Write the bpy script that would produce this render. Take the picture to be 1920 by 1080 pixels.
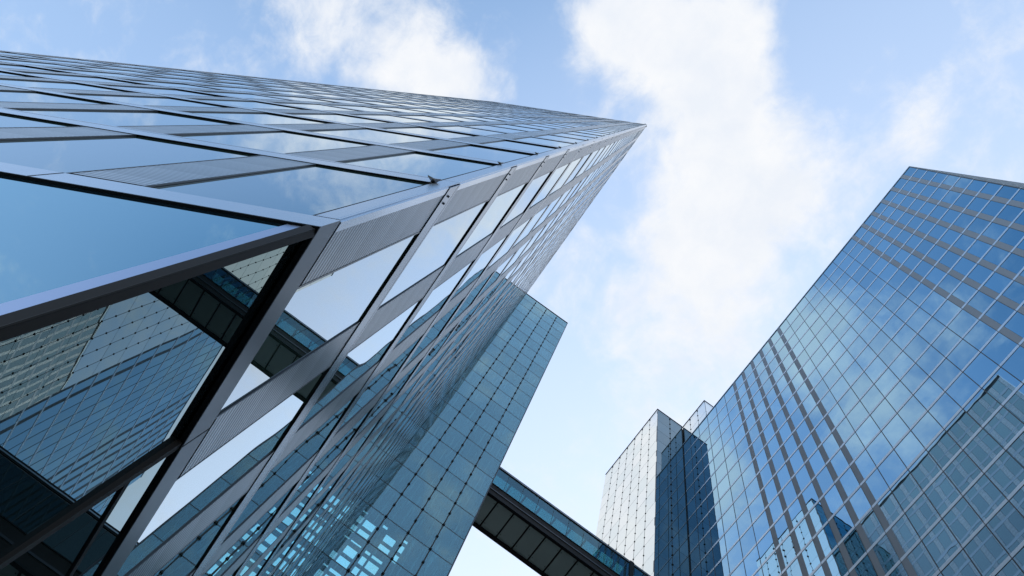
import bpy, bmesh, math, random
from mathutils import Vector, Matrix

random.seed(7)
for o in list(bpy.data.objects):
    bpy.data.objects.remove(o)
scene = bpy.context.scene
COL = scene.collection
EYE = 1.6            # height of the lens above the paving

# ------------------------------------------------------------------ camera
cam_d = bpy.data.cameras.new("camera")
cam_d.sensor_width = 36.0
cam_d.lens = 36.0 * 1664.69 / 1920.0
cam_d.clip_start = 0.05
cam_d.clip_end = 6000.0
cam = bpy.data.objects.new("camera", cam_d)
COL.objects.link(cam)
# the camera's right, down and forward axes in the world
CX = Vector((-0.5602701, -0.81149945, 0.16603025))
CY = Vector((0.79086431, -0.58367184, -0.18401313))
CZ = Vector((0.24623374, 0.02821035, 0.96879984))
R3 = Matrix((CX, -CY, -CZ)).transposed()
cam.matrix_world = Matrix.Translation((0, 0, EYE)) @ R3.to_4x4()
scene.camera = cam

# ------------------------------------------------------------------ sky, sun, exposure
SUN_EL, SUN_AZ = math.radians(34), math.radians(-50)      # azimuth counted from +X towards +Y
sun_dir = Vector((math.cos(SUN_EL) * math.cos(SUN_AZ), math.cos(SUN_EL) * math.sin(SUN_AZ), math.sin(SUN_EL)))
sun_d = bpy.data.lights.new("sun", 'SUN')
sun_d.energy = 1.2          # sun veiled by cloud: weak and wide, no crisp shadows
sun_d.angle = math.radians(12)
sun_d.color = (1.0, 0.95, 0.88)
sun = bpy.data.objects.new("sun", sun_d)
sun.rotation_euler = sun_dir.to_track_quat('Z', 'Y').to_euler()
sun.location = (60, -60, 160)
COL.objects.link(sun)

world = bpy.data.worlds.new("World")
scene.world = world
world.use_nodes = True
wt = world.node_tree
wt.nodes.clear()


def wn(kind, **kw):
    nd = wt.nodes.new(kind)
    for k, v in kw.items():
        setattr(nd, k, v)
    return nd


def wmath(op, a, b=None, c=None, clamp=False):
    nd = wn('ShaderNodeMath', operation=op, use_clamp=clamp)
    for i, x in enumerate((a, b, c)):
        if x is None:
            continue
        if isinstance(x, (int, float)):
            nd.inputs[i].default_value = x
        else:
            wt.links.new(x, nd.inputs[i])
    return nd.outputs[0]


w_out = wn('ShaderNodeOutputWorld')
w_bg = wn('ShaderNodeBackground')
w_bg.inputs['Strength'].default_value = 0.10
wt.links.new(w_bg.outputs[0], w_out.inputs[0])
w_sky = wn('ShaderNodeTexSky', sky_type='NISHITA', sun_disc=False)
w_sky.sun_elevation = SUN_EL
w_sky.sun_rotation = math.radians(90) - SUN_AZ
w_sky.air_density = 1.0
w_sky.dust_density = 0.6
w_sky.ozone_density = 1.6
w_tc = wn('ShaderNodeTexCoord')
w_sep = wn('ShaderNodeSeparateXYZ')
wt.links.new(w_tc.outputs['Generated'], w_sep.inputs[0])
w_z = wmath('MAXIMUM', w_sep.outputs[2], 0.08)
w_u = wmath('DIVIDE', w_sep.outputs[0], w_z)
w_v = wmath('DIVIDE', w_sep.outputs[1], w_z)
w_uv = wn('ShaderNodeCombineXYZ')
wt.links.new(w_u, w_uv.inputs[0])
wt.links.new(w_v, w_uv.inputs[1])


def wnoise(scale, detail, rough, dist, off):
    mp = wn('ShaderNodeVectorMath', operation='ADD')
    mp.inputs[1].default_value = off
    wt.links.new(w_uv.outputs[0], mp.inputs[0])
    nz = wn('ShaderNodeTexNoise', noise_dimensions='3D')
    nz.inputs['Scale'].default_value = scale
    nz.inputs['Detail'].default_value = detail
    nz.inputs['Roughness'].default_value = rough
    nz.inputs['Distortion'].default_value = dist
    wt.links.new(mp.outputs[0], nz.inputs['Vector'])
    return nz.outputs['Fac']


# cumulus banks on the cloud layer (position on a level plane one unit overhead, radius, weight)
BANKS = [
    (-.084, .059, .055, .50), (-.048, .095, .050, .48), (-.124, .005, .045, .48), (-.045, .034, .055, .40), (-.140, -.012, .030, .35), (-.03, .118, .03, .3),
    (-.085, -.035, .055, .50), (-.029, -.045, .055, .48), (.033, -.055, .055, .45), (-.002, -.105, .065, .46), (-.03, -.15, .06, .25),
    (.060, -.110, .065, .46), (.045, -.165, .06, .35), (.130, -.115, .075, .40), (.124, -.168, .07, .32),
    (.204, -.160, .08, .32), (.268, -.175, .07, .28), (.140, -.03, .06, .08), (.30, -.09, .10, -.10),
    (.136, .390, .060, .40), (.124, .320, .060, .46), (.110, .265, .050, .46), (.088, .205, .040, .52), (.105, .232, .03, .3),
    (.070, .180, .025, .25), (.256, .484, .045, .38), (.19, .40, .05, .12),
    (.05, .275, .05, .22), (.020, .345, .05, .25), (.09, .44, .06, .18),
    (-.128, -.230, .035, .40), (-.060, -.200, .045, .12), (-.112, -.165, .040, -.28), (-.17, -.25, .03, -.2), (-.233, -.235, .035, .22),
    (.275, .300, .045, .48), (.300, .270, .040, .45), (.340, .250, .07, .60), (.380, .215, .09, .85), (.44, .24, .10, .5),
    (.014, .160, .040, -.28), (.006, .030, .018, -.30), (-.165, -.085, .045, -.30), (-.21, -.165, .045, -.20),
    (.200, .52, .05, -.15), (.070, .693, .20, -.22), (-.05, .27, .07, -.12), (.20, .33, .03, -.15),
    (.43, -.19, .10, -.06), (.75, .1, .3, .2), (-.45, -.04, .2, -.05),
]
field = None
for (bx, by, br, ba) in BANKS:
    dn = wn('ShaderNodeVectorMath', operation='DISTANCE')
    dn.inputs[1].default_value = (bx, by, 0)
    wt.links.new(w_uv.outputs[0], dn.inputs[0])
    q = wmath('DIVIDE', dn.outputs['Value'], br)
    q = wmath('MULTIPLY', q, q)
    q = wmath('EXPONENT', wmath('MULTIPLY', q, -1.0))
    q = wmath('MULTIPLY', q, ba)
    field = q if field is None else wmath('ADD', field, q)
n1 = wnoise(9.0, 9.0, 0.60, 0.35, (3.1, 1.7, 0.4))
n2 = wnoise(30.0, 7.0, 0.62, 0.4, (8.3, 2.2, 1.4))
nmix = wmath('ADD', wmath('MULTIPLY', wmath('SUBTRACT', n1, 0.5), 1.9), wmath('MULTIPLY', wmath('SUBTRACT', n2, 0.5), 0.75))
dens = wmath('ADD', wmath('ADD', field, nmix), 0.02)
mr = wn('ShaderNodeMapRange', interpolation_type='SMOOTHSTEP')
mr.inputs['From Min'].default_value = -0.06
mr.inputs['From Max'].default_value = 0.84
wt.links.new(dens, mr.inputs['Value'])
# thin veil that thickens towards the sun side
veil = wmath('MULTIPLY', wmath('ADD', wmath('ADD', wmath('MULTIPLY', w_u, 0.55), wmath('MULTIPLY', w_v, -1.0)), 0.20), 1.35, clamp=True)
veil = wmath('MULTIPLY', veil, 0.60)
cov = mr.outputs['Result']
w_gain = wn('ShaderNodeMix', data_type='RGBA', blend_type='MULTIPLY')
w_gain.inputs[0].default_value = 1.0
# the air is clearer and deeper blue away from the sun, behind the near tower
dd = wn('ShaderNodeVectorMath', operation='DISTANCE')
dd.inputs[1].default_value = (-.25, .50, 0)
wt.links.new(w_uv.outputs[0], dd.inputs[0])
dq = wmath('DIVIDE', dd.outputs['Value'], 0.30)
dq = wmath('EXPONENT', wmath('MULTIPLY', wmath('MULTIPLY', dq, dq), -1.0))
w_clear = wn('ShaderNodeMix', data_type='RGBA', blend_type='MULTIPLY')
wt.links.new(dq, w_clear.inputs[0])
wt.links.new(w_sky.outputs[0], w_clear.inputs[6])
w_clear.inputs[7].default_value = (0.15, 0.43, 0.60, 1)
wt.links.new(w_clear.outputs[2], w_gain.inputs[6])
w_gain.inputs[7].default_value = (5.7, 5.1, 4.3, 1)
w_mix = wn('ShaderNodeMix', data_type='RGBA')
wt.links.new(cov, w_mix.inputs[0])
w_veil = wn('ShaderNodeMix', data_type='RGBA')
wt.links.new(veil, w_veil.inputs[0])
wt.links.new(w_gain.outputs[2], w_veil.inputs[6])
w_veil.inputs[7].default_value = (8.0, 8.8, 10.0, 1)
wt.links.new(w_veil.outputs[2], w_mix.inputs[6])
n3 = wnoise(16.0, 6.0, 0.6, 0.2, (5.2, 9.1, 2.4))
w_tone = wn('ShaderNodeMix', data_type='RGBA')
wt.links.new(wmath('MULTIPLY', wmath('SUBTRACT', n3, 0.35), 2.6, clamp=True), w_tone.inputs[0])
w_tone.inputs[6].default_value = (8.5, 8.95, 9.7, 1)
w_tone.inputs[7].default_value = (9.7, 9.8, 10.0, 1)
wt.links.new(w_tone.outputs[2], w_mix.inputs[7])
wt.links.new(w_mix.outputs[2], w_bg.inputs['Color'])

scene.view_settings.view_transform = 'Standard'
scene.view_settings.look = 'None'
scene.view_settings.exposure = 0.0
scene.view_settings.gamma = 1.0
scene.view_settings.use_curve_mapping = False
scene.render.engine = 'CYCLES'
cy = scene.cycles
cy.max_bounces = 14
cy.glossy_bounces = 10
cy.transparent_max_bounces = 16
cy.transmission_bounces = 8
cy.diffuse_bounces = 3
cy.caustics_reflective = False
cy.caustics_refractive = False
cy.sample_clamp_indirect = 6.0
cy.use_denoising = True


# ------------------------------------------------------------------ materials
def new_mat(name):
    m = bpy.data.materials.new(name)
    m.use_nodes = True
    m.node_tree.nodes.clear()
    return m, m.node_tree


def nmath(nt, op, a, b=None, clamp=False):
    nd = nt.nodes.new('ShaderNodeMath')
    nd.operation = op
    nd.use_clamp = clamp
    for i, x in enumerate((a, b)):
        if x is None:
            continue
        if isinstance(x, (int, float)):
            nd.inputs[i].default_value = x
        else:
            nt.links.new(x, nd.inputs[i])
    return nd.outputs[0]


def wobble(nt, scale, dist, detail=1.0):
    tc = nt.nodes.new('ShaderNodeTexCoord')
    nz = nt.nodes.new('ShaderNodeTexNoise')
    nz.inputs['Scale'].default_value = scale
    nz.inputs['Detail'].default_value = detail
    nt.links.new(tc.outputs['Object'], nz.inputs['Vector'])
    bp = nt.nodes.new('ShaderNodeBump')
    bp.inputs['Strength'].default_value = 1.0
    bp.inputs['Distance'].default_value = dist
    nt.links.new(nz.outputs['Fac'], bp.inputs['Height'])
    return bp.outputs['Normal']


def coated_glass(name, tint, r0, base, base_kind='diffuse', graze=1.0, power=5.0, wscale=0.7, wdist=0.002, white=0.5, rough=0.0, vary=0.07):
    """Solar-control glass: a tinted mirror coat whose strength rises at grazing angles over a dark or clear body."""
    m, nt = new_mat(name)
    out = nt.nodes.new('ShaderNodeOutputMaterial')
    lw = nt.nodes.new('ShaderNodeLayerWeight')
    lw.inputs['Blend'].default_value = 0.5
    sch = nmath(nt, 'POWER', lw.outputs['Facing'], power)
    fac = nmath(nt, 'ADD', nmath(nt, 'MULTIPLY', sch, graze - r0), r0, clamp=True)
    tm = nt.nodes.new('ShaderNodeMix')
    tm.data_type = 'RGBA'
    nt.links.new(nmath(nt, 'MULTIPLY', sch, white), tm.inputs[0])
    # no two panes are quite the same batch: tone varies from pane to pane
    gi = nt.nodes.new('ShaderNodeNewGeometry')
    oi = nt.nodes.new('ShaderNodeObjectInfo')
    rnd = nmath(nt, 'FRACT', nmath(nt, 'ADD', gi.outputs['Random Per Island'], oi.outputs['Random']))
    vt = nt.nodes.new('ShaderNodeMix')
    vt.data_type = 'RGBA'
    nt.links.new(rnd, vt.inputs[0])
    vt.inputs[6].default_value = (*[c * (1 - vary) for c in tint], 1)
    vt.inputs[7].default_value = (*[min(1, c * (1 + vary)) for c in tint], 1)
    nt.links.new(vt.outputs[2], tm.inputs[6])
    tm.inputs[7].default_value = (1, 1, 1, 1)
    gl = nt.nodes.new('ShaderNodeBsdfGlossy')
    gl.inputs['Roughness'].default_value = rough
    nt.links.new(tm.outputs[2], gl.inputs['Color'])
    if wdist:
        nt.links.new(wobble(nt, wscale, wdist), gl.inputs['Normal'])
    if base_kind == 'diffuse':
        bs = nt.nodes.new('ShaderNodeBsdfDiffuse')
    else:
        bs = nt.nodes.new('ShaderNodeBsdfTransparent')
    bs.inputs['Color'].default_value = (*base, 1)
    mx = nt.nodes.new('ShaderNodeMixShader')
    nt.links.new(fac, mx.inputs[0])
    nt.links.new(bs.outputs[0], mx.inputs[1])
    nt.links.new(gl.outputs[0], mx.inputs[2])
    nt.links.new(mx.outputs[0], out.inputs[0])
    return m


def plain(name, col, rough=0.5, metal=0.0, vary=0.12, vscale=1.3, bump=0.0, rvar=0.25, spec=0.5):
    m, nt = new_mat(name)
    out = nt.nodes.new('ShaderNodeOutputMaterial')
    p = nt.nodes.new('ShaderNodeBsdfPrincipled')
    p.inputs['Specular IOR Level'].default_value = spec
    p.inputs['Metallic'].default_value = metal
    tc = nt.nodes.new('ShaderNodeTexCoord')
    nz = nt.nodes.new('ShaderNodeTexNoise')
    nz.inputs['Scale'].default_value = vscale
    nz.inputs['Detail'].default_value = 6
    mpg = nt.nodes.new('ShaderNodeMapping')
    mpg.inputs['Scale'].default_value = (1.0, 1.0, 0.35)
    nt.links.new(tc.outputs['Object'], mpg.inputs[0])
    nt.links.new(mpg.outputs[0], nz.inputs['Vector'])
    cr = nt.nodes.new('ShaderNodeMix')
    cr.data_type = 'RGBA'
    nt.links.new(nz.outputs['Fac'], cr.inputs[0])
    cr.inputs[6].default_value = (*[c * (1 - vary) for c in col], 1)
    cr.inputs[7].default_value = (*[min(1, c * (1 + vary)) for c in col], 1)
    nt.links.new(cr.outputs[2], p.inputs['Base Color'])
    rr = nmath(nt, 'ADD', nmath(nt, 'MULTIPLY', nmath(nt, 'SUBTRACT', nz.outputs['Fac'], 0.5), rvar), rough, clamp=True)
    nt.links.new(rr, p.inputs['Roughness'])
    if bump:
        nt.links.new(wobble(nt, 0.9, bump), p.inputs['Normal'])
    nt.links.new(p.outputs[0], out.inputs[0])
    return m


def louvre_mat(name):
    """Sheet-metal slats: fine horizontal lines with dark gaps, and wider faint panel joints."""
    m, nt = new_mat(name)
    out = nt.nodes.new('ShaderNodeOutputMaterial')
    p = nt.nodes.new('ShaderNodeBsdfPrincipled')
    p.inputs['Metallic'].default_value = 0.8
    p.inputs['Roughness'].default_value = 0.36
    p.inputs['Coat Weight'].default_value = 0.22
    p.inputs['Coat Roughness'].default_value = 0.22
    tc = nt.nodes.new('ShaderNodeTexCoord')
    sp = nt.nodes.new('ShaderNodeSeparateXYZ')
    nt.links.new(tc.outputs['Object'], sp.inputs[0])
    fr = nmath(nt, 'FRACT', nmath(nt, 'MULTIPLY', sp.outputs[2], 1 / 0.07))
    gap = nmath(nt, 'GREATER_THAN', fr, 0.52)
    fb = nmath(nt, 'FRACT', nmath(nt, 'MULTIPLY', sp.outputs[2], 1 / 0.64))
    nz = nt.nodes.new('ShaderNodeTexNoise')
    nz.inputs['Scale'].default_value = 1.6
    nz.inputs['Detail'].default_value = 4
    nt.links.new(tc.outputs['Object'], nz.inputs['Vector'])
    tone = nmath(nt, 'ADD', nmath(nt, 'ADD', nmath(nt, 'MULTIPLY', fb, 0.10), nmath(nt, 'MULTIPLY', nz.outputs['Fac'], 0.10)), 0.36)
    val = nmath(nt, 'MULTIPLY', tone, nmath(nt, 'SUBTRACT', 1.0, nmath(nt, 'MULTIPLY', gap, 0.72)))
    cc = nt.nodes.new('ShaderNodeCombineColor')
    nt.links.new(val, cc.inputs[0])
    nt.links.new(nmath(nt, 'MULTIPLY', val, 1.03), cc.inputs[1])
    nt.links.new(nmath(nt, 'MULTIPLY', val, 1.09), cc.inputs[2])
    nt.links.new(cc.outputs[0], p.inputs['Base Color'])
    nt.links.new(p.outputs[0], out.inputs[0])
    return m


def inner_mat(name, col, streak):
    """Blinds and partition backs behind clear glass: upright streaks of slightly different tone."""
    m, nt = new_mat(name)
    out = nt.nodes.new('ShaderNodeOutputMaterial')
    d = nt.nodes.new('ShaderNodeBsdfDiffuse')
    tc = nt.nodes.new('ShaderNodeTexCoord')
    mp = nt.nodes.new('ShaderNodeMapping')
    mp.inputs['Scale'].default_value = (5.0, 5.0, 0.22)
    nt.links.new(tc.outputs['Object'], mp.inputs[0])
    nz = nt.nodes.new('ShaderNodeTexNoise')
    nz.inputs['Scale'].default_value = 1.0
    nz.inputs['Detail'].default_value = 3
    nt.links.new(mp.outputs[0], nz.inputs['Vector'])
    rp = nt.nodes.new('ShaderNodeMapRange')
    rp.inputs['From Min'].default_value = 0.56
    rp.inputs['From Max'].default_value = 0.70
    nt.links.new(nz.outputs['Fac'], rp.inputs['Value'])
    mx = nt.nodes.new('ShaderNodeMix')
    mx.data_type = 'RGBA'
    nt.links.new(rp.outputs[0], mx.inputs[0])
    mx.inputs[6].default_value = (*col, 1)
    mx.inputs[7].default_value = (*streak, 1)
    nt.links.new(mx.outputs[2], d.inputs['Color'])
    nt.links.new(d.outputs[0], out.inputs[0])
    return m


M_GLASS_A = coated_glass('mirror_glass_clear_blue', (0.70, 0.86, 0.98), 0.06, (0.030, 0.065, 0.052), graze=1.0, power=2.2, wscale=0.45, wdist=0.0030, white=0.5)
M_GLASS_LEFT = coated_glass('lobby_glass_blue', (0.58, 0.88, 1.0), 0.56, (0.008, 0.02, 0.03), graze=0.97, power=4.0, wscale=0.3, wdist=0.002, white=0.2)
M_GLASS_LOBBY = coated_glass('lobby_glass', (0.43, 0.59, 0.62), 0.29, (0.006, 0.010, 0.012), graze=0.95, power=4.0, wscale=0.8, wdist=0.0016, white=0.4)
M_GLASS_D = coated_glass('mirror_glass_deep_blue', (0.41, 0.67, 0.85), 0.74, (0.010, 0.03, 0.05), graze=0.92, power=4.0, wscale=0.7, wdist=0.0017, white=0.15)
M_GLASS_C2 = coated_glass('mirror_glass_slate', (0.44, 0.53, 0.55), 0.36, (0.02, 0.045, 0.05), graze=1.0, power=4.0, wscale=0.6, wdist=0.0012, white=0.4)
M_GLASS_C = coated_glass('mirror_glass_pale', (0.90, 0.99, 1.0), 0.80, (0.05, 0.11, 0.105), graze=1.0, power=3.0, wscale=0.6, wdist=0.0012, white=0.6)
M_GLASS_B = coated_glass('tinted_clear_glass', (0.58, 0.80, 0.82), 0.15, (0.70, 0.93, 0.97), 'clear', graze=0.95, power=3.6, wscale=0.6, wdist=0.0012, white=0.3)
M_GLASS_BR = coated_glass('bridge_glass', (0.40, 0.62, 0.70), 0.16, (0.42, 0.66, 0.70), 'clear', graze=0.9, power=5.0, wdist=0.0, white=0.4)
M_GLASS_REAR = coated_glass('clear_rear_glass', (0.5, 0.7, 0.75), 0.05, (0.80, 0.98, 1.0), 'clear', graze=0.9, power=5.0, wdist=0.0, white=0.4)
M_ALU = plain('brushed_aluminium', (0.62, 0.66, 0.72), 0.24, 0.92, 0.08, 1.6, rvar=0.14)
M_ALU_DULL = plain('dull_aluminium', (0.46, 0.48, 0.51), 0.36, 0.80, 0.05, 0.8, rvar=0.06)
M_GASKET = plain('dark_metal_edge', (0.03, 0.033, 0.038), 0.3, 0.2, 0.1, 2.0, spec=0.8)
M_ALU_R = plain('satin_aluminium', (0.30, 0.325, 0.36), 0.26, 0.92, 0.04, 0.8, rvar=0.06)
M_LEDGE = plain('ledge_metal_darkened', (0.20, 0.205, 0.22), 0.36, 0.85, 0.12, 1.6, rvar=0.16)  # right-face ledge: its dark reflections are put into the metal's colour
M_GLASS_DARK = coated_glass('dark_bridge_glass', (0.30, 0.45, 0.45), 0.10, (0.010, 0.014, 0.014), graze=0.8, power=5.0, wdist=0.0, white=0.2)
M_RAIL = plain('pale_rail_metal', (0.60, 0.68, 0.78), 0.34, 0.75, 0.05, 1.0, rvar=0.08)
M_BLACK = plain('black_gasket', (0.008, 0.009, 0.011), 0.6, 0.0, 0.2, 3.0, spec=0.15)
M_DARK = plain('dark_anodised', (0.035, 0.035, 0.040), 0.40, 0.4, 0.15, 3.0)
M_LOUVRE = louvre_mat('louvred_sheet_metal')
M_STRIP = plain('warm_grey_panel', (0.19, 0.215, 0.265), 0.55, 0.1, 0.10, 0.9)
M_CORE = plain('dark_interior', (0.02, 0.024, 0.028), 0.8)
M_INNER_B = inner_mat('slate_blinds', (0.045, 0.066, 0.085), (0.22, 0.30, 0.34))
M_INNER_C = inner_mat('pale_screens', (0.10, 0.15, 0.19), (0.16, 0.24, 0.29))
M_JOINT = plain('dark_joint', (0.02, 0.025, 0.03), 0.6)
M_JOINT_C = plain('grey_joint', (0.16, 0.19, 0.21), 0.6)
M_SOFFIT = plain('green_grey_soffit', (0.42, 0.52, 0.50), 0.42, 0.1, 0.10, 0.5)
M_BEAM = plain('bridge_beam_brown_black', (0.018, 0.015, 0.014), 0.6, 0.0, spec=0.15)
M_WHITE = plain('white_enamel', (0.8, 0.8, 0.78), 0.4)
M_ROOF = plain('roof_grey', (0.25, 0.25, 0.25), 0.8)


# ------------------------------------------------------------------ mesh helpers
class MB:
    def __init__(self):
        self.v, self.f = [], []

    def hexa(self, p):          # 8 points: bottom 4 (ccw) then top 4
        b = len(self.v)
        self.v += [(x, y, z + EYE) for x, y, z in p]
        self.f += [tuple(b + i for i in q) for q in ((3, 2, 1, 0), (4, 5, 6, 7), (0, 1, 5, 4), (1, 2, 6, 5), (2, 3, 7, 6), (3, 0, 4, 7))]

    def box(self, x0, x1, y0, y1, z0, z1):
        self.hexa([(x0, y0, z0), (x1, y0, z0), (x1, y1, z0), (x0, y1, z0), (x0, y0, z1), (x1, y0, z1), (x1, y1, z1), (x0, y1, z1)])

    def build(self, name, mat, parent=None, **props):
        me = bpy.data.meshes.new(name)
        me.from_pydata(self.v, [], self.f)
        bm = bmesh.new()
        bm.from_mesh(me)
        bmesh.ops.recalc_face_normals(bm, faces=bm.faces)
        bm.to_mesh(me)
        bm.free()
        me.materials.append(mat)
        o = bpy.data.objects.new(name, me)
        COL.objects.link(o)
        if parent is not None:
            o.parent = parent
            o.matrix_parent_inverse = Matrix.Translation(parent.location).inverted()
        for k, v in props.items():
            o[k] = v
        return o


def thing(name, loc, label, cat, group=None):
    o = bpy.data.objects.new(name, None)
    o.location = loc
    COL.objects.link(o)
    o['label'] = label
    o['category'] = cat
    if group:
        o['group'] = group
    return o


class Face:
    """A facade plane: origin, direction along it, outward normal (plan view)."""

    def __init__(self, o, u, w):
        self.o, self.u, self.w = Vector(o), Vector(u).normalized(), Vector(w).normalized()

    def pt(self, s, z, d=0.0):
        q = self.o + self.u * s + self.w * d
        return (q.x, q.y, z)

    def box(self, mb, s0, s1, z0, z1, d0, d1, tilt=0.0, lean=0.0, mitre=0.0):
        a, b = (random.gauss(0, tilt), random.gauss(0, tilt)) if tilt else (0, 0)
        b += lean
        sc, zc = (s0 + s1) / 2, (z0 + z1) / 2
        e = lambda s, z: d1 + a * (s - sc) + b * (z - zc)
        p = self.pt
        b0, f0 = s0 - mitre * d0, s0 - mitre * d1
        mb.hexa([p(b0, z0, d0), p(s1, z0, d0), p(s1, z0, e(s1, z0)), p(f0, z0, e(s0, z0)),
                 p(b0, z1, d0), p(s1, z1, d0), p(s1, z1, e(s1, z1)), p(f0, z1, e(s0, z1))])


F_PX = 1664.69 / 1920.0


def seen_area(pts):
    """How large a quad shows in the picture (fraction of frame width squared; 0 outside the frame)."""
    q = []
    for x, y, z in pts:
        v = Vector((x, y, z))
        c = (v.dot(Vector((CX.x, CX.y, CX.z))), v.dot(CY), v.dot(CZ))
        if c[2] < 0.1:
            return 0.0
        q.append((F_PX * c[0] / c[2], F_PX * c[1] / c[2]))
    mx, my = sum(a for a, _ in q) / len(q), sum(b for _, b in q) / len(q)
    if abs(mx) > 0.5 or abs(my) > 0.28125:
        return 0.0
    s = 0
    for i in range(len(q)):
        (x1, y1), (x2, y2) = q[i], q[(i + 1) % len(q)]
        s += x1 * y2 - x2 * y1
    return abs(s) / 2


def emit_cells(cells, name, mat, parent, keep=100, d0=-0.02, d1=0.0, tilt=0.0, plural=None):
    """cells: (face, s0, s1, z0, z1[, d0, d1]). The ones that show largest become parts of their own, the rest one mass."""
    def area(c):
        fc = c[0]
        return seen_area([fc.pt(c[1], c[3]), fc.pt(c[2], c[3]), fc.pt(c[2], c[4]), fc.pt(c[1], c[4])])
    cells = sorted(cells, key=area, reverse=True)
    rest = MB()
    for i, c in enumerate(cells):
        dd0, dd1 = (c[5], c[6]) if len(c) > 5 else (d0, d1)
        if i < keep:
            mb = MB()
            c[0].box(mb, c[1], c[2], c[3], c[4], dd0, dd1, tilt)
            mb.build(name, mat, parent)
        else:
            c[0].box(rest, c[1], c[2], c[3], c[4], dd0, dd1, tilt)
    if rest.v:
        rest.build(plural or name, mat, parent, kind='stuff')


def prism(name, pts, z0, z1, mat, parent):
    mb = MB()
    b = len(pts)
    mb.v = [(x, y, z0 + EYE) for x, y in pts] + [(x, y, z1 + EYE) for x, y in pts]
    mb.f = [tuple(range(b))[::-1], tuple(range(b, 2 * b))] + [(i, (i + 1) % b, b + (i + 1) % b, b + i) for i in range(b)]
    return mb.build(name, mat, parent)


# ------------------------------------------------------------------ ground
mb = MB()
mb.v = [(-2500, -2500, 0), (2500, -2500, 0), (2500, 2500, 0), (-2500, 2500, 0)]
mb.f = [(0, 1, 2, 3)]
g = mb.build('ground', plain('stone_paving', (0.30, 0.29, 0.27), 0.8, 0, 0.15, 0.4))
g['kind'] = 'structure'

# ------------------------------------------------------------------ sharp-cornered tower
AX, AY = 1.784, 1.386
SKEW = Vector((math.cos(1.1117), math.sin(1.1117)))
A_H = 117.0
A_LR, A_LL = 83.0, 20.3
B_S0, B_S1 = 27.53, 39.42        # stretch of the right face taken by the stair tower
FR = Face((AX, AY), (1, 0), (0, -1))
FL = Face((AX, AY), SKEW, (-SKEW.y, SKEW.x))
A = thing('glass_tower', (AX, AY, 0), 'tall sharp-cornered glass tower with grey louvred strips between windows', 'tower')
IN = 0.30
p0 = Vector((AX, AY))
inset = 0.18
c0 = p0 + (SKEW + Vector((1, 0))) * inset / math.sin(1.1117)
poly = [(c0.x, c0.y), (AX + B_S0 - 0.1, AY + inset), (AX + B_S0 - 0.1, AY + SKEW.y * A_LL - 0.1),
        (AX + SKEW.x * A_LL + inset, AY + SKEW.y * A_LL - 0.1)]
prism('interior', poly, -EYE + 0.02, A_H - 0.3, M_CORE, A)
prism('interior', [(AX + B_S1 + 0.3, AY + inset), (AX + A_LR, AY + inset), (AX + A_LR, AY + 18), (AX + B_S1 + 0.3, AY + 18)], -EYE + 0.02, A_H - 0.3, M_CORE, A)

FLOOR, Z1, NF = 3.83, 8.87, 28
bands = [(Z1 + FLOOR * f, Z1 + FLOOR * f + 0.50) for f in range(NF + 1)]
LEDGE = (5.30, 5.68)
BAND_D = 0.021
MIT = 1.0 / math.tan(1.1117 / 2)
wins, louv = [], []


def cols_right():
    w, l = [], [(0.09, 0.545)]
    s = 0.575
    k = 1
    while True:
        ls = 1.745 + 1.85 * (k - 1)
        w.append((s, min(ls, A_LR) - 0.0))
        if ls + 0.62 > A_LR:
            break
        l.append((ls + 0.012, ls + 0.608))
        s = ls + 0.62
        k += 1
    return w, l


def spans(fc, s0):
    return ((s0, A_LL),) if fc is FL else ((s0, B_S0), (B_S1, A_LR))


def cols_left():
    w, l = [], []
    s = 0.21
    k = 0
    while True:
        ls = 1.425 + 2.04 * k
        w.append((s, min(ls, A_LL)))
        if ls + 0.6 > A_LL:
            break
        l.append((ls + 0.012, ls + 0.588))
        s = ls + 0.60
        k += 1
    return w, l


rows = [(LEDGE[1] + 0.07, bands[0][0])]
for f in range(NF):
    rows.append((bands[f][1] + 0.025, bands[f + 1][0]))
rows[-1] = (rows[-1][0], min(rows[-1][1], A_H - 0.4))
for fc, (w, l) in ((FR, cols_right()), (FL, cols_left())):
    for (z0, z1) in rows:
        for (a, b) in w:
            if fc is FR and b > B_S0 and a < B_S1:
                if a > B_S0 - 0.3:
                    continue
                b = B_S0
            if b - a > 0.1:
                wins.append((fc, a + 0.012, b - 0.012, z0, z1))
        for i, (a, b) in enumerate(l):
            if fc is FR and b > B_S0 and a < B_S1:
                continue
            louv.append((fc, a, b, z0, z1, -0.03, 0.014 if fc is FL else (0.011 if a < 8 else 0.004)))
emit_cells(wins, 'window', M_GLASS_A, A, 100, -0.02, 0.0, 0.0013, 'window_panes')
emit_cells(louv, 'louvre_panel', M_LOUVRE, A, 100, -0.03, 0.006, 0, 'louvre_panels')
# black frame behind glass, seen as fine joints
for fc, LL in ((FR, A_LR), (FL, A_LL)):
    mb = MB()
    for (e0, e1) in spans(fc, 0.06):
        fc.box(mb, e0, e1 - 0.05, LEDGE[0], A_H - 0.35, -0.10, -0.022)
    mb.build('backing_frame', M_BLACK, A)
# upright frame members either side of each louvred strip
mul = []
for fc, (w, l) in ((FR, cols_right()), (FL, cols_left())):
    for (a, b) in l:
        if fc is FR and a > B_S0 - 0.7:
            continue
        for s in ((a - 0.012, b + 0.001) if fc is FL or a > 0.2 else (b + 0.001,)):
            mul.append((fc, s, s + 0.011 if s != b + 0.001 else s + (0.011 if a > 0.2 else 0.022), LEDGE[1], A_H - 0.4))
for c in mul:
    mb = MB()
    c[0].box(mb, c[1], c[2], c[3], c[4], -0.03, 0.018 if c[0] is FL else (0.0145 if c[1] < 8 else 0.0055))
    mb.build('mullion', M_GASKET, A)
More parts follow.
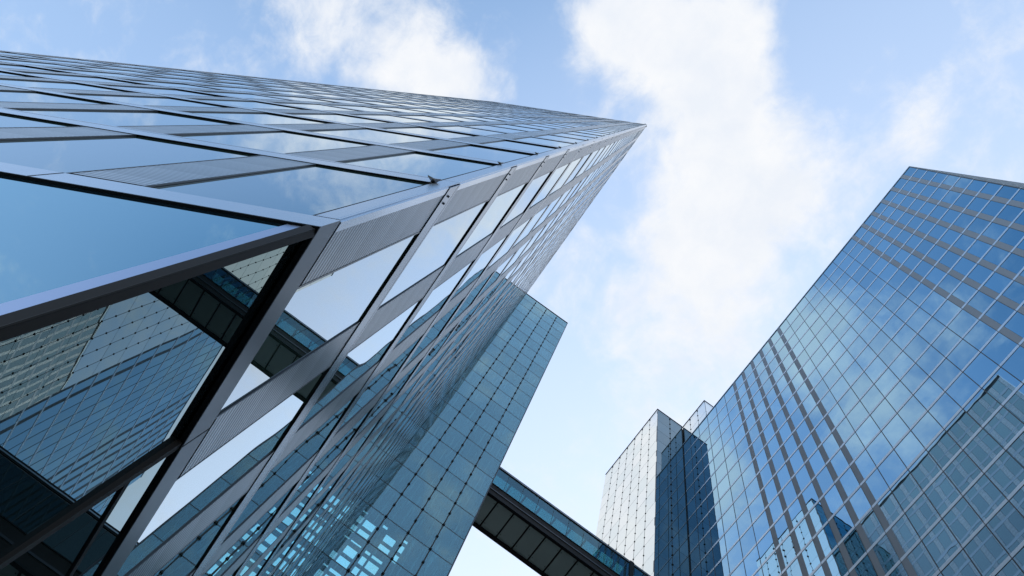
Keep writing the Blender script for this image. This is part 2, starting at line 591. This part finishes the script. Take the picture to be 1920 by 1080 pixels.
# floor bands: pale cap, its shaded underside painted as a black strip
for fc, LL, s0 in ((FR, A_LR, 0.0), (FL, A_LL, 0.19)):
    for (z0, z1) in bands:
        if z1 > A_H - 0.4:
            continue
        bd = BAND_D if z0 < 22 else 0.013
        mb = MB()
        for (e0, e1) in spans(fc, s0):
            fc.box(mb, e0, e1, z0 + 0.012, z1, -0.02, bd)
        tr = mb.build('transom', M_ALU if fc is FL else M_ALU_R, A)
        mb = MB()
        for (e0, e1) in spans(fc, s0):
            fc.box(mb, e0, e1, z0, z0 + 0.012, -0.02, bd - 0.001)
        mb.build('underside_shade', M_BLACK, tr)
        if z0 < 40:
            mb = MB()
            fc.box(mb, s0, 24.0 if fc is FR else LL, z1 - 0.085, z1 - 0.075, bd - 0.001, bd + 0.001)
            mb.build('seam', M_GASKET, tr)
# ledge above the lobby
for fc, LL, s0 in ((FR, A_LR, 0.0), (FL, A_LL, 0.0)):
    mb = MB()
    for n_, (e0, e1) in enumerate(spans(fc, s0)):
        fc.box(mb, e0, e1, LEDGE[0] + 0.02, LEDGE[1], -0.05, 0.018, mitre=0 if n_ else MIT)
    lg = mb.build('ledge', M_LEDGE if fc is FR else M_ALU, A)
    mb = MB()
    for n_, (e0, e1) in enumerate(spans(fc, s0)):
        fc.box(mb, e0, e1, LEDGE[0], LEDGE[0] + 0.02, -0.12, 0.0175, mitre=0 if n_ else MIT)
    mb.build('underside', M_BLACK, lg)  # black sheet paints the shade under the ledge
    for k in range(1, 12):
        mb = MB()
        s = 1.83 + 1.85 * (k - 1) if fc is FR else 2.02 + 2.04 * (k - 1)
        if s < 20:
            fc.box(mb, s, s + 0.014, LEDGE[0] + 0.02, LEDGE[1], 0.0, 0.0195)
            mb.build('joint', M_BLACK, lg)
# corner: blue-grey flat panel on one side, pale edge on the other
for (z0, z1) in [(LEDGE[1] + 0.06, bands[0][1])] + [(bands[f][1] + 0.012, bands[f + 1][1]) for f in range(NF) if bands[f + 1][1] < A_H]:
    mb = MB()
    FL.box(mb, 0.002, 0.175, z0, z1, -0.03, 0.012)
    cp = mb.build('corner_panel', M_ALU, A)
    mb = MB()
    FL.box(mb, 0.176, 0.206, z0, z1, -0.03, 0.006)
    mb.build('gasket', M_BLACK, cp)
    mb = MB()
    FR.box(mb, 0.0, 0.085, z0, z1 - 0.01, -0.03, 0.014)
    mb.build('corner_edge', M_ALU, cp)
for f in range(0, NF):
    z = bands[f][0] + 0.10
    if z > A_H - 1:
        break
    k = 0.55 if f else 0.95
    mb = MB()
    o = FL.pt
    s = 0.185
    tri = [(s - 0.02, z, 0.0), (s + 0.035 * k, z + 0.02, 0.02), (s + 0.06 * k, z - 0.05 * k, 0.075 * k), (s - 0.03, z - 0.09 * k, 0.05 * k), (s - 0.06 * k, z + 0.06 * k, 0.04)]
    b = len(mb.v)
    for (ss, zz, dd) in tri:
        for th in (0.0, 0.012):
            x, y, zq = o(ss, zz + th, dd + th)
            mb.v.append((x, y, zq + EYE))
    n = len(tri)
    mb.f.append(tuple(b + 2 * i for i in range(n)))
    mb.f.append(tuple(b + 2 * i + 1 for i in range(n))[::-1])
    for i in range(n):
        j = (i + 1) % n
        mb.f.append((b + 2 * i, b + 2 * j, b + 2 * j + 1, b + 2 * i + 1))
    mb.build('guide_bracket', M_DARK, A)
    for ds in (0.11, 0.20):
        mb = MB()
        FR.box(mb, ds, ds + 0.02, z + 0.08, z + 0.11, 0.0, 0.036)
        mb.build('guide_stud', M_DARK, A)
# parapet
for fc, LL in ((FR, A_LR), (FL, A_LL)):
    mb = MB()
    for (e0, e1) in spans(fc, 0.0):
        fc.box(mb, e0, e1, A_H - 0.38, A_H, -0.3, 0.03)
    mb.build('parapet', M_ALU_DULL, A)
for fc, LL in ((FL, A_LL),):
    mb = MB()
    fc.box(mb, LL, LL + 0.12, -EYE, A_H, -0.3, 0.035)
    mb.build('end_trim', M_ALU_DULL, A)
# lobby glazing under the ledge
lob_r = [0.053] + [1.80 + 1.85 * k for k in range(14)]
for i in range(len(lob_r) - 1):
    a, b = lob_r[i] + (0.0 if i == 0 else 0.06), lob_r[i + 1]
    for (z0, z1) in ([(-EYE + 0.3, LEDGE[0])] if i == 0 else [(-EYE + 0.3, 4.68), (4.74, LEDGE[0])]):
        mb = MB()
        FR.box(mb, a, b, z0, z1, -0.05, -0.006, 0.0004, -0.0095 if z1 > 4.9 and i < 2 else 0.0)
        mb.build('lobby_window', M_GLASS_LOBBY, A)
    mb = MB()
    FR.box(mb, b, b + 0.06, -EYE + 0.3, LEDGE[0], -0.05, 0.006)
    mb.build('lobby_mullion', M_BEAM, A)
    if i > 0:
        mb = MB()
        FR.box(mb, a, b, 4.68, 4.74, -0.05, 0.006)
        mb.build('lobby_transom', M_BLACK, A)
lob_l = [0.19] + [4.5 + 4.08 * k for k in range(4)]
for i in range(len(lob_l) - 1):
    a, b = lob_l[i] + (0.0 if i == 0 else 0.06), lob_l[i + 1]
    mb = MB()
    FL.box(mb, a, b, -EYE + 0.3, LEDGE[0], -0.05, -0.004, 0.0004)
    mb.build('lobby_window', M_GLASS_LEFT, A)
    mb = MB()
    FL.box(mb, b, b + 0.06, -EYE + 0.3, LEDGE[0], -0.05, 0.006)
    mb.build('lobby_mullion', M_BEAM, A)
mb = MB()
FL.box(mb, 0.037, 0.185, -EYE, LEDGE[0], -0.05, 0.001)
mb.build('corner_cladding', plain('lavender_grey_metal', (0.44, 0.49, 0.66), 0.32, 0.85, 0.05, 1.0, rvar=0.05), A)
mb = MB()
FL.box(mb, 0.0, 0.036, -EYE, LEDGE[0], -0.05, 0.003)
FR.box(mb, 0.0, 0.052, -EYE, LEDGE[0], -0.05, 0.003)
mb.build('corner_post', M_BEAM, A)
mb = MB()
FR.box(mb, 0.1, B_S0, -EYE, -EYE + 0.3, -0.05, 0.0)
FR.box(mb, B_S1, A_LR, -EYE, LEDGE[0], -0.05, 0.0)
FL.box(mb, 0.2, A_LL, -EYE, -EYE + 0.3, -0.05, 0.0)
mb.build('plinth', M_DARK, A)


# ------------------------------------------------------------------ point-fixed stair towers
def point_fixed_face(root, fc, cols, zs, glass, joint_mat, rod, knob, hj=0.035, rod_mat=None, keep=100, rods_at=None):
    cells = []
    for i in range(len(cols) - 1):
        for j in range(len(zs) - 1):
            cells.append((fc, cols[i] + 0.012, cols[i + 1] - 0.012, zs[j + 1] + 0.012, zs[j] - 0.012))
    emit_cells(cells, 'glass_panel', glass, root, keep, -0.02, 0.0, 0.0006, 'glass_panels')
    mb = MB()
    for z in zs[1:]:
        fc.box(mb, cols[0], cols[-1], z - hj / 2, z + hj / 2, -0.05, 0.003)
    mb.build('joint_lines', joint_mat, root)
    for s in (rods_at or cols[1:-1]):
        mb = MB()
        fc.box(mb, s - rod / 2, s + rod / 2, zs[-1], zs[0], -0.05, 0.006)
        mb.build('mullion', rod_mat or M_JOINT, root)
    nodes = []
    for s in (rods_at or cols[1:-1]):
        for j in range(len(zs) - 1):
            z = zs[j + 1]
            for zz in (z, (z + zs[j]) / 2):
                nodes.append((fc, s - knob, s + knob, zz - knob * 0.9, zz + knob * 0.9, -0.02, knob * 0.9))
    return nodes


def edge_strip(root, fc, s0, s1, z0, z1, d, mat, name):
    mb = MB()
    fc.box(mb, s0, s1, z0, z1, -0.12, d)
    return mb.build(name, mat, root)


# --- dark stair tower against the sharp-cornered tower
B_H = 117.5
BX, BY0, BY1 = 29.34, -5.51, 1.386
B = thing('stair_tower', (BX, BY0, 0), 'dark blue stair tower of point-fixed glass joined to the sharp-cornered tower', 'tower')
h = 0.029128 * B_H
zsB = [B_H] + [B_H - (0.793 + r) * h for r in range(0, 35)]
zsB = [z for z in zsB if z > -1.2]
FB = Face((BX, BY0), (0, 1), (-1, 0))
colsB = [0.0] + [1.707 * k for k in (1, 2, 3)] + [BY1 - BY0 - 0.01]
nodes = point_fixed_face(B, FB, colsB, zsB, M_GLASS_B, M_JOINT, 0.085, 0.08, 0.055, keep=100)
FB2 = Face((BX, BY0), (1, 0), (0, -1))
colsB2 = [1.69 * k for k in range(8)]
BW = colsB2[-1]
nodes += point_fixed_face(B, FB2, colsB2, zsB, M_GLASS_C, M_JOINT_C, 0.05, 0.09, 0.03, keep=0)
emit_cells(nodes, 'glass_fitting', M_BLACK, B, 100, plural='glass_fittings')
edge_strip(B, FB, -0.05, 0.03, -1.6, B_H, 0.03, M_DARK, 'corner_trim')
mb = MB()
FB.box(mb, -0.06, BY1 - BY0 - 0.02, B_H, B_H + 0.14, -0.2, 0.05)
FB2.box(mb, 0.02, BW, B_H, B_H + 0.14, -0.2, 0.05)
mb.build('roof_edge', M_BLACK, B)
# inner wall: solid high up, a grid of openings lower down through which the far glass shows
HOLE_TOP = 51.0
mb = MB()
FIN = Face((BX + 0.9, BY0), (0, 1), (-1, 0))
FIN.box(mb, 0.25, 12.0, HOLE_TOP, B_H - 0.3, -0.1, 0.0)
mb.build('inner_wall', M_INNER_B, B)
mb = MB()
rng = random.Random(21)
z = HOLE_TOP
row = 0
while z > 6:
    hz, bar = (0.98, 0.26) if row % 3 else (0.45, 0.50)
    FIN.box(mb, 0.25, 12.0, z - bar, z, -0.1, 0.0)           # rail across
    zz0, zz1 = z - bar - hz, z - bar
    ripe = min(1.0, max(0.0, (HOLE_TOP - z) / 3.0))
    s = 0.25
    col = 0
    while s < 12.0:
        post = 0.14 if col % 2 else 0.34
        hole = 0.34 if col % 2 else 0.74
        inbay = (s > 1.9)
        if not inbay or rng.random() > (0.35 if s < 3.3 else 0.55) + 0.36 * ripe:
            FIN.box(mb, s, min(s + post + hole, 12.0), zz0, zz1, -0.1, 0.0)
        else:
            FIN.box(mb, s, min(s + post, 12.0), zz0, zz1, -0.1, 0.0)
            cut = rng.choice([0.0, 0.0, 0.0, 0.0, 0.3])
            if cut:
                FIN.box(mb, min(s + post, 12.0), min(s + post + hole, 12.0), zz0, zz0 + hz * cut, -0.1, 0.0)
        s += post + hole
        col += 1
    z = zz0
    row += 1
FIN.box(mb, 0.25, 12.0, -1.6, z, -0.1, 0.0)
mb.build('stair_screen', M_INNER_B, B)
mb = MB()
mb.box(BX + 0.95, BX + BW - 0.3, BY0 + 0.5, BY0 + 0.62, -1.6, B_H - 0.3)
mb.build('end_wall', M_INNER_C, B)
mb = MB()
mb.box(BX + BW - 0.1, BX + BW, BY0 + 0.05, 14.0, -1.6, B_H)
mb.build('rear_glazing', M_GLASS_REAR, B)
mb = MB()
mb.box(BX + 0.1, BX + BW, BY0 + 0.1, 14.0, B_H - 0.3, B_H - 0.02)
mb.build('roof', M_ROOF, B)
mb = MB()
mb.box(BX + 1.05, BX + BW - 0.2, 13.6, 14.0, -1.6, B_H - 0.31)
mb.build('back_wall', M_CORE, B)

# --- pale stair tower against the blue tower
C_H = 114.8
CXX, CY0 = 31.03, -21.83
D_Y = -25.81
Ct = thing('stair_tower', (CXX, CY0, 0), 'pale mirror-bright stair tower with dark fittings joined to the blue tower', 'tower')
hC = 0.0312922 * C_H
zsC = [C_H] + [C_H - (0.184 + r) * hC for r in range(0, 33)]
zsC = [z for z in zsC if z > -1.2]
FC1 = Face((CXX, CY0), (1, 0), (0, 1))
colsC1 = [1.686 * k for k in range(8)]
CW = colsC1[-1]
nodes = point_fixed_face(Ct, FC1, colsC1, zsC, M_GLASS_C, M_JOINT_C, 0.045, 0.06, 0.03, keep=60)
FC2 = Face((CXX, CY0), (0, -1), (-1, 0))
colsC2 = [0.0, 1.99, CY0 - D_Y - 0.02]
nodes += point_fixed_face(Ct, FC2, colsC2, zsC, M_GLASS_C2, M_JOINT, 0.075, 0.08, 0.045, keep=40)
# upper screen standing behind the blue tower's roof line
F4 = Face((26.35, D_Y - 0.12), (1, 0), (0, 1))
zs4 = [z for z in zsC if z > 103]
cols4 = [0.0, 1.57, 3.12, CXX - 26.35]
nodes += point_fixed_face(Ct, F4, cols4, zs4, M_GLASS_C, M_JOINT_C, 0.05, 0.07, 0.03, keep=0)
F5 = Face((26.35, D_Y - 0.12), (0, -1), (-1, 0))
point_fixed_face(Ct, F5, [0, 2, 4, 6, 8, 10], zs4, M_GLASS_C, M_JOINT, 0.05, 0.10, 0.03, keep=0)
emit_cells(nodes, 'glass_fitting', M_BLACK, Ct, 100, plural='glass_fittings')
mb = MB()
FC1.box(mb, -0.05, CW, C_H, C_H + 0.14, -0.2, 0.05)
FC2.box(mb, 0.05, CY0 - D_Y, C_H, C_H + 0.14, -0.2, 0.05)
F4.box(mb, -0.05, CXX - 26.35 + 0.1, C_H, C_H + 0.14, -0.2, 0.05)
F5.box(mb, 0.05, 10, C_H, C_H + 0.14, -0.2, 0.05)
mb.build('roof_edge', M_BLACK, Ct)
edge_strip(Ct, FC2, 0.0, 0.05, -1.6, C_H, 0.02, M_DARK, 'corner_trim')
edge_strip(Ct, FC2, CY0 - D_Y - 0.09, CY0 - D_Y - 0.01, -1.6, C_H, 0.05, M_BLACK, 'corner_trim')
edge_strip(Ct, F5, 0.0, 0.05, 103, C_H, 0.02, M_DARK, 'corner_trim')
mb = MB()
mb.box(CXX + 0.12, CXX + CW - 0.1, D_Y + 0.06, CY0 - 0.12, -1.6, C_H - 0.1)
mb.box(26.47, CXX + CW - 0.1, -40, D_Y - 0.24, 108.2, C_H - 0.1)
mb.build('interior', M_CORE, Ct)

# ------------------------------------------------------------------ blue tower
D_H = 108.0
DX = -11.39
D_LF = 92.4
C_S0, C_S1 = CXX - 0.02 - DX, CXX + CW + 0.02 - DX      # the stretch taken up by the stair tower
D_LS = 20.3
Dt = thing('glass_tower', (DX, D_Y, 0), 'blue mirror-glass tower with pale horizontal rails and grey upright strips', 'tower')
FD = Face((DX, D_Y), (1, 0), (0, 1))
FDS = Face((DX, D_Y), -SKEW, (-SKEW.y, SKEW.x))
poly = [(DX + 0.05, D_Y - 0.1), (DX + D_LF, D_Y - 0.1), (DX + D_LF - SKEW.x * D_LS, D_Y - SKEW.y * D_LS), (DX - SKEW.x * D_LS + 0.3, D_Y - SKEW.y * D_LS)]
prism('interior', poly, -EYE + 0.02, D_H - 0.2, M_CORE, Dt)
FH = 3.61
sj = [1.571 + 1.712 * j for j in range(60)]            # upright lines from the sharp corner
zsD = [D_H - FH * i for i in range(31)]
sj = [s for s in sj if s < D_LF - 0.2]
wD, stripcols = [], [0, 1, 2, 3, 4, 5] + [13, 14, 15, 16, 17, 18] + [35, 36] + [44, 45, 46, 47, 48, 49]
STRIPW = 0.47
prev = 0.06
for j, s in enumerate(sj + [D_LF - 0.03]):
    e = s - STRIPW if j in stripcols else s - 0.03
    if prev < C_S0 < s:
        e = C_S0
    if prev >= C_S0 and s <= C_S1:
        prev = s
        continue
    if prev < C_S1 < s:
        prev = C_S1
    for i in range(len(zsD) - 1):
        wD.append((FD, prev + 0.02, e - 0.01, zsD[i + 1] + 0.13, zsD[i] - 0.235))
    prev = s
emit_cells(wD, 'window', M_GLASS_D, Dt, 100, -0.03, 0.0, 0.0010, 'window_panes')
for j, s in enumerate(sj):
    if C_S0 - 0.1 < s < C_S1 + 0.5:
        continue
    mb = MB()
    if j in stripcols:
        FD.box(mb, s - STRIPW, s - 0.02, -1.6, D_H - 0.12, -0.05, 0.012)
        st = mb.build('grey_strip', M_STRIP, Dt)
        mb = MB()
        FD.box(mb, s - 0.02, s + 0.02, -1.6, D_H - 0.12, -0.05, 0.02)
        mb.build('edge_line', M_DARK, st)
    else:
        FD.box(mb, s - 0.03, s + 0.02, -1.6, D_H - 0.12, -0.05, 0.02)
        mb.build('mullion', M_DARK, Dt)
for i in range(1, len(zsD)):
    mb = MB()
    z = zsD[i]
    FD.box(mb, 0.0, C_S0, z - 0.20, z + 0.12, -0.03, 0.018)
    FD.box(mb, C_S1, D_LF, z - 0.20, z + 0.12, -0.03, 0.018)
    rl = mb.build('rail', M_RAIL, Dt)
    mb = MB()
    FD.box(mb, 0.0, C_S0, z - 0.225, z - 0.20, -0.03, 0.017)
    FD.box(mb, C_S1, D_LF, z - 0.225, z - 0.20, -0.03, 0.017)
    mb.build('underside', M_BLACK, rl)  # black line drawn in for the shadow beneath each rail
mb = MB()
FD.box(mb, -0.02, C_S0, D_H - 0.12, D_H + 0.06, -0.3, 0.07)
FD.box(mb, C_S1, D_LF, D_H - 0.12, D_H + 0.06, -0.3, 0.07)
mb.build('roof_edge', M_RAIL, Dt)
mb = MB()
FD.box(mb, 0.0, 0.07, -1.6, D_H - 0.13, -0.03, 0.04)
mb.build('corner_trim', M_DARK, Dt)
# its narrow side
wS = []
for k in range(10):
    for i in range(len(zsD) - 1):
        wS.append((FDS, 0.08 + 2.02 * k, 0.08 + 2.02 * k + 1.5, zsD[i + 1] + 0.10, zsD[i] - 0.16))
emit_cells(wS, 'side_window', M_GLASS_A, Dt, 30, -0.03, 0.0, 0.0008, 'side_windows')
mb = MB()
FDS.box(mb, 0.05, D_LS, -1.6, D_H - 0.2, -0.1, -0.04)
mb.build('side_backing', M_STRIP, Dt)
for i in range(1, len(zsD)):
    mb = MB()
    FDS.box(mb, 0.0, D_LS, zsD[i] - 0.14, zsD[i] + 0.08, -0.03, 0.05)
    mb.build('side_rail', M_RAIL, Dt)
mb = MB()
FDS.box(mb, 0.0, D_LS, D_H - 0.12, D_H + 0.05, -0.3, 0.06)
mb.build('side_roof_edge', M_RAIL, Dt)

# ------------------------------------------------------------------ glazed bridge between the stair towers
BRX, BRW = 31.5, 2.75
Z_TOP, Z_SILL, Z_SOF = 70.5, 67.2, 65.43
Y0, Y1 = BY0, CY0
PITCH = 1.57


def make_bridge(label, dz=0.0, roof_mat=None):
    Z_TOP, Z_SILL, Z_SOF = 70.5 + dz, 67.2 + dz, 65.43 + dz
    br = thing('footbridge', (BRX, Y0, Z_SOF + EYE), label, 'bridge', 'glazed footbridges between the stair towers')
    near = Face((BRX, Y0), (0, -1), (-1, 0))
    far = Face((BRX + BRW, Y0), (0, -1), (1, 0))
    L = Y0 - Y1
    n = int(L / PITCH) + 1
    for k in range(n):
        a, b = k * PITCH, min((k + 1) * PITCH, L)
        mb = MB()
        near.box(mb, a + 0.012, b - 0.012, Z_SILL, Z_TOP - 0.1, -0.02, 0.0)
        mb.build('glass_panel', M_GLASS_DARK if dz else M_GLASS_BR, br)
        mb = MB()
        far.box(mb, a + 0.012, b - 0.012, Z_SILL, Z_TOP - 0.1, -0.02, 0.0)
        mb.build('rear_panel', M_GLASS_BR, br)
        mb = MB()
        near.box(mb, a - 0.015, a + 0.015, Z_SILL, Z_TOP - 0.05, -0.03, 0.008)
        mb.build('mullion', M_JOINT, br)
        # soffit plate with bolt heads
        mb = MB()
        mb.box(BRX + 0.14, BRX + BRW - 0.02, Y0 - b + 0.07, Y0 - a - 0.07, Z_SOF, Z_SOF + 0.05)
        sp = mb.build('soffit_panel', M_SOFFIT, br)
        mb = MB()
        for (xx, yy) in ((0.45, a + 0.16), (0.45, b - 0.16), (BRW - 0.45, a + 0.16), (BRW - 0.45, b - 0.16)):
            mb.box(BRX + xx - 0.03, BRX + xx + 0.03, Y0 - yy - 0.03, Y0 - yy + 0.03, Z_SOF - 0.02, Z_SOF + 0.01)
        mb.build('bolts', M_BLACK, sp)
        # roof glazing and cross rib
        mb = MB()
        mb.box(BRX + 0.62, BRX + BRW - 0.05, Y0 - b, Y0 - a, Z_TOP - 0.06, Z_TOP - 0.03)
        mb.build('roof_pane', roof_mat or M_GLASS_BR, br)
        mb = MB()
        mb.box(BRX + 0.6, BRX + BRW - 0.05, Y0 - a - 0.62, Y0 - a - 0.48, Z_TOP - 0.32, Z_TOP - 0.07)
        mb.build('roof_rib', M_STRIP, br)
    mb = MB()
    mb.box(BRX + 0.03, BRX + 0.60, Y1, Y0, Z_TOP - 0.10, Z_TOP - 0.02)
    mb.build('roof_edge_panel', M_STRIP, br)
    for nm, x0, x1, z0, z1, m in (('top_rail', BRX - 0.05, BRX + 0.05, Z_TOP - 0.02, Z_TOP + 0.10, M_BLACK),
                                  ('gutter', BRX - 0.07, BRX + 0.04, Z_TOP + 0.11, Z_TOP + 0.19, M_ALU_DULL),
                                  ('coping', BRX - 0.05, BRX + 0.30, Z_TOP + 0.20, Z_TOP + 0.36, M_BLACK),
                                  ('floor_slab', BRX + 0.1, BRX + BRW - 0.1, Z_SOF + 0.1, Z_SILL - 0.2, M_BEAM),
                                  ('side_beam', BRX - 0.06, BRX + 0.10, Z_SOF + 0.02, Z_SILL - 0.06, M_BEAM),
                                  ('sill', BRX - 0.12, BRX + 0.05, Z_SILL - 0.06, Z_SILL + 0.0, M_BLACK),
                                  ('bottom_flange', BRX - 0.14, BRX + 0.12, Z_SOF - 0.14, Z_SOF + 0.02, M_BLACK),
                                  ('mid_flange', BRX - 0.12, BRX - 0.06, Z_SOF + 0.75, Z_SOF + 0.90, M_DARK),
                                  ('rear_beam', BRX + BRW - 0.02, BRX + BRW + 0.34, Z_SOF - 0.10, Z_SILL - 0.05, M_BEAM),
                                  ('rear_rail', BRX + BRW - 0.05, BRX + BRW + 0.05, Z_TOP - 0.05, Z_TOP + 0.15, M_BLACK)):
        mb = MB()
        mb.box(x0, x1, Y1 + 0.02, Y0 - 0.02, z0, z1)
        mb.build(nm, m, br)
    mb = MB()
    mb.box(BRX - 0.10, BRX + BRW, Y0 - 14.55, Y0 - 14.15, Z_SILL - 0.3, Z_TOP + 0.4)
    mb.build('movement_joint', M_BLACK, br)
    mb = MB()
    mb.box(BRX + BRW + 0.35, BRX + BRW + 0.6, Y0 - 8.3, Y0 - 8.0, Z_SOF - 0.35, Z_SOF - 0.08)
    mb.build('floodlight', M_WHITE, br)
    return br


bridge = make_bridge('dark-bellied glazed footbridge, the one in plain view between the two stair towers')
make_bridge('lower glazed footbridge, showing only as a dark reflection in the lobby glass', -33.3, M_CORE)
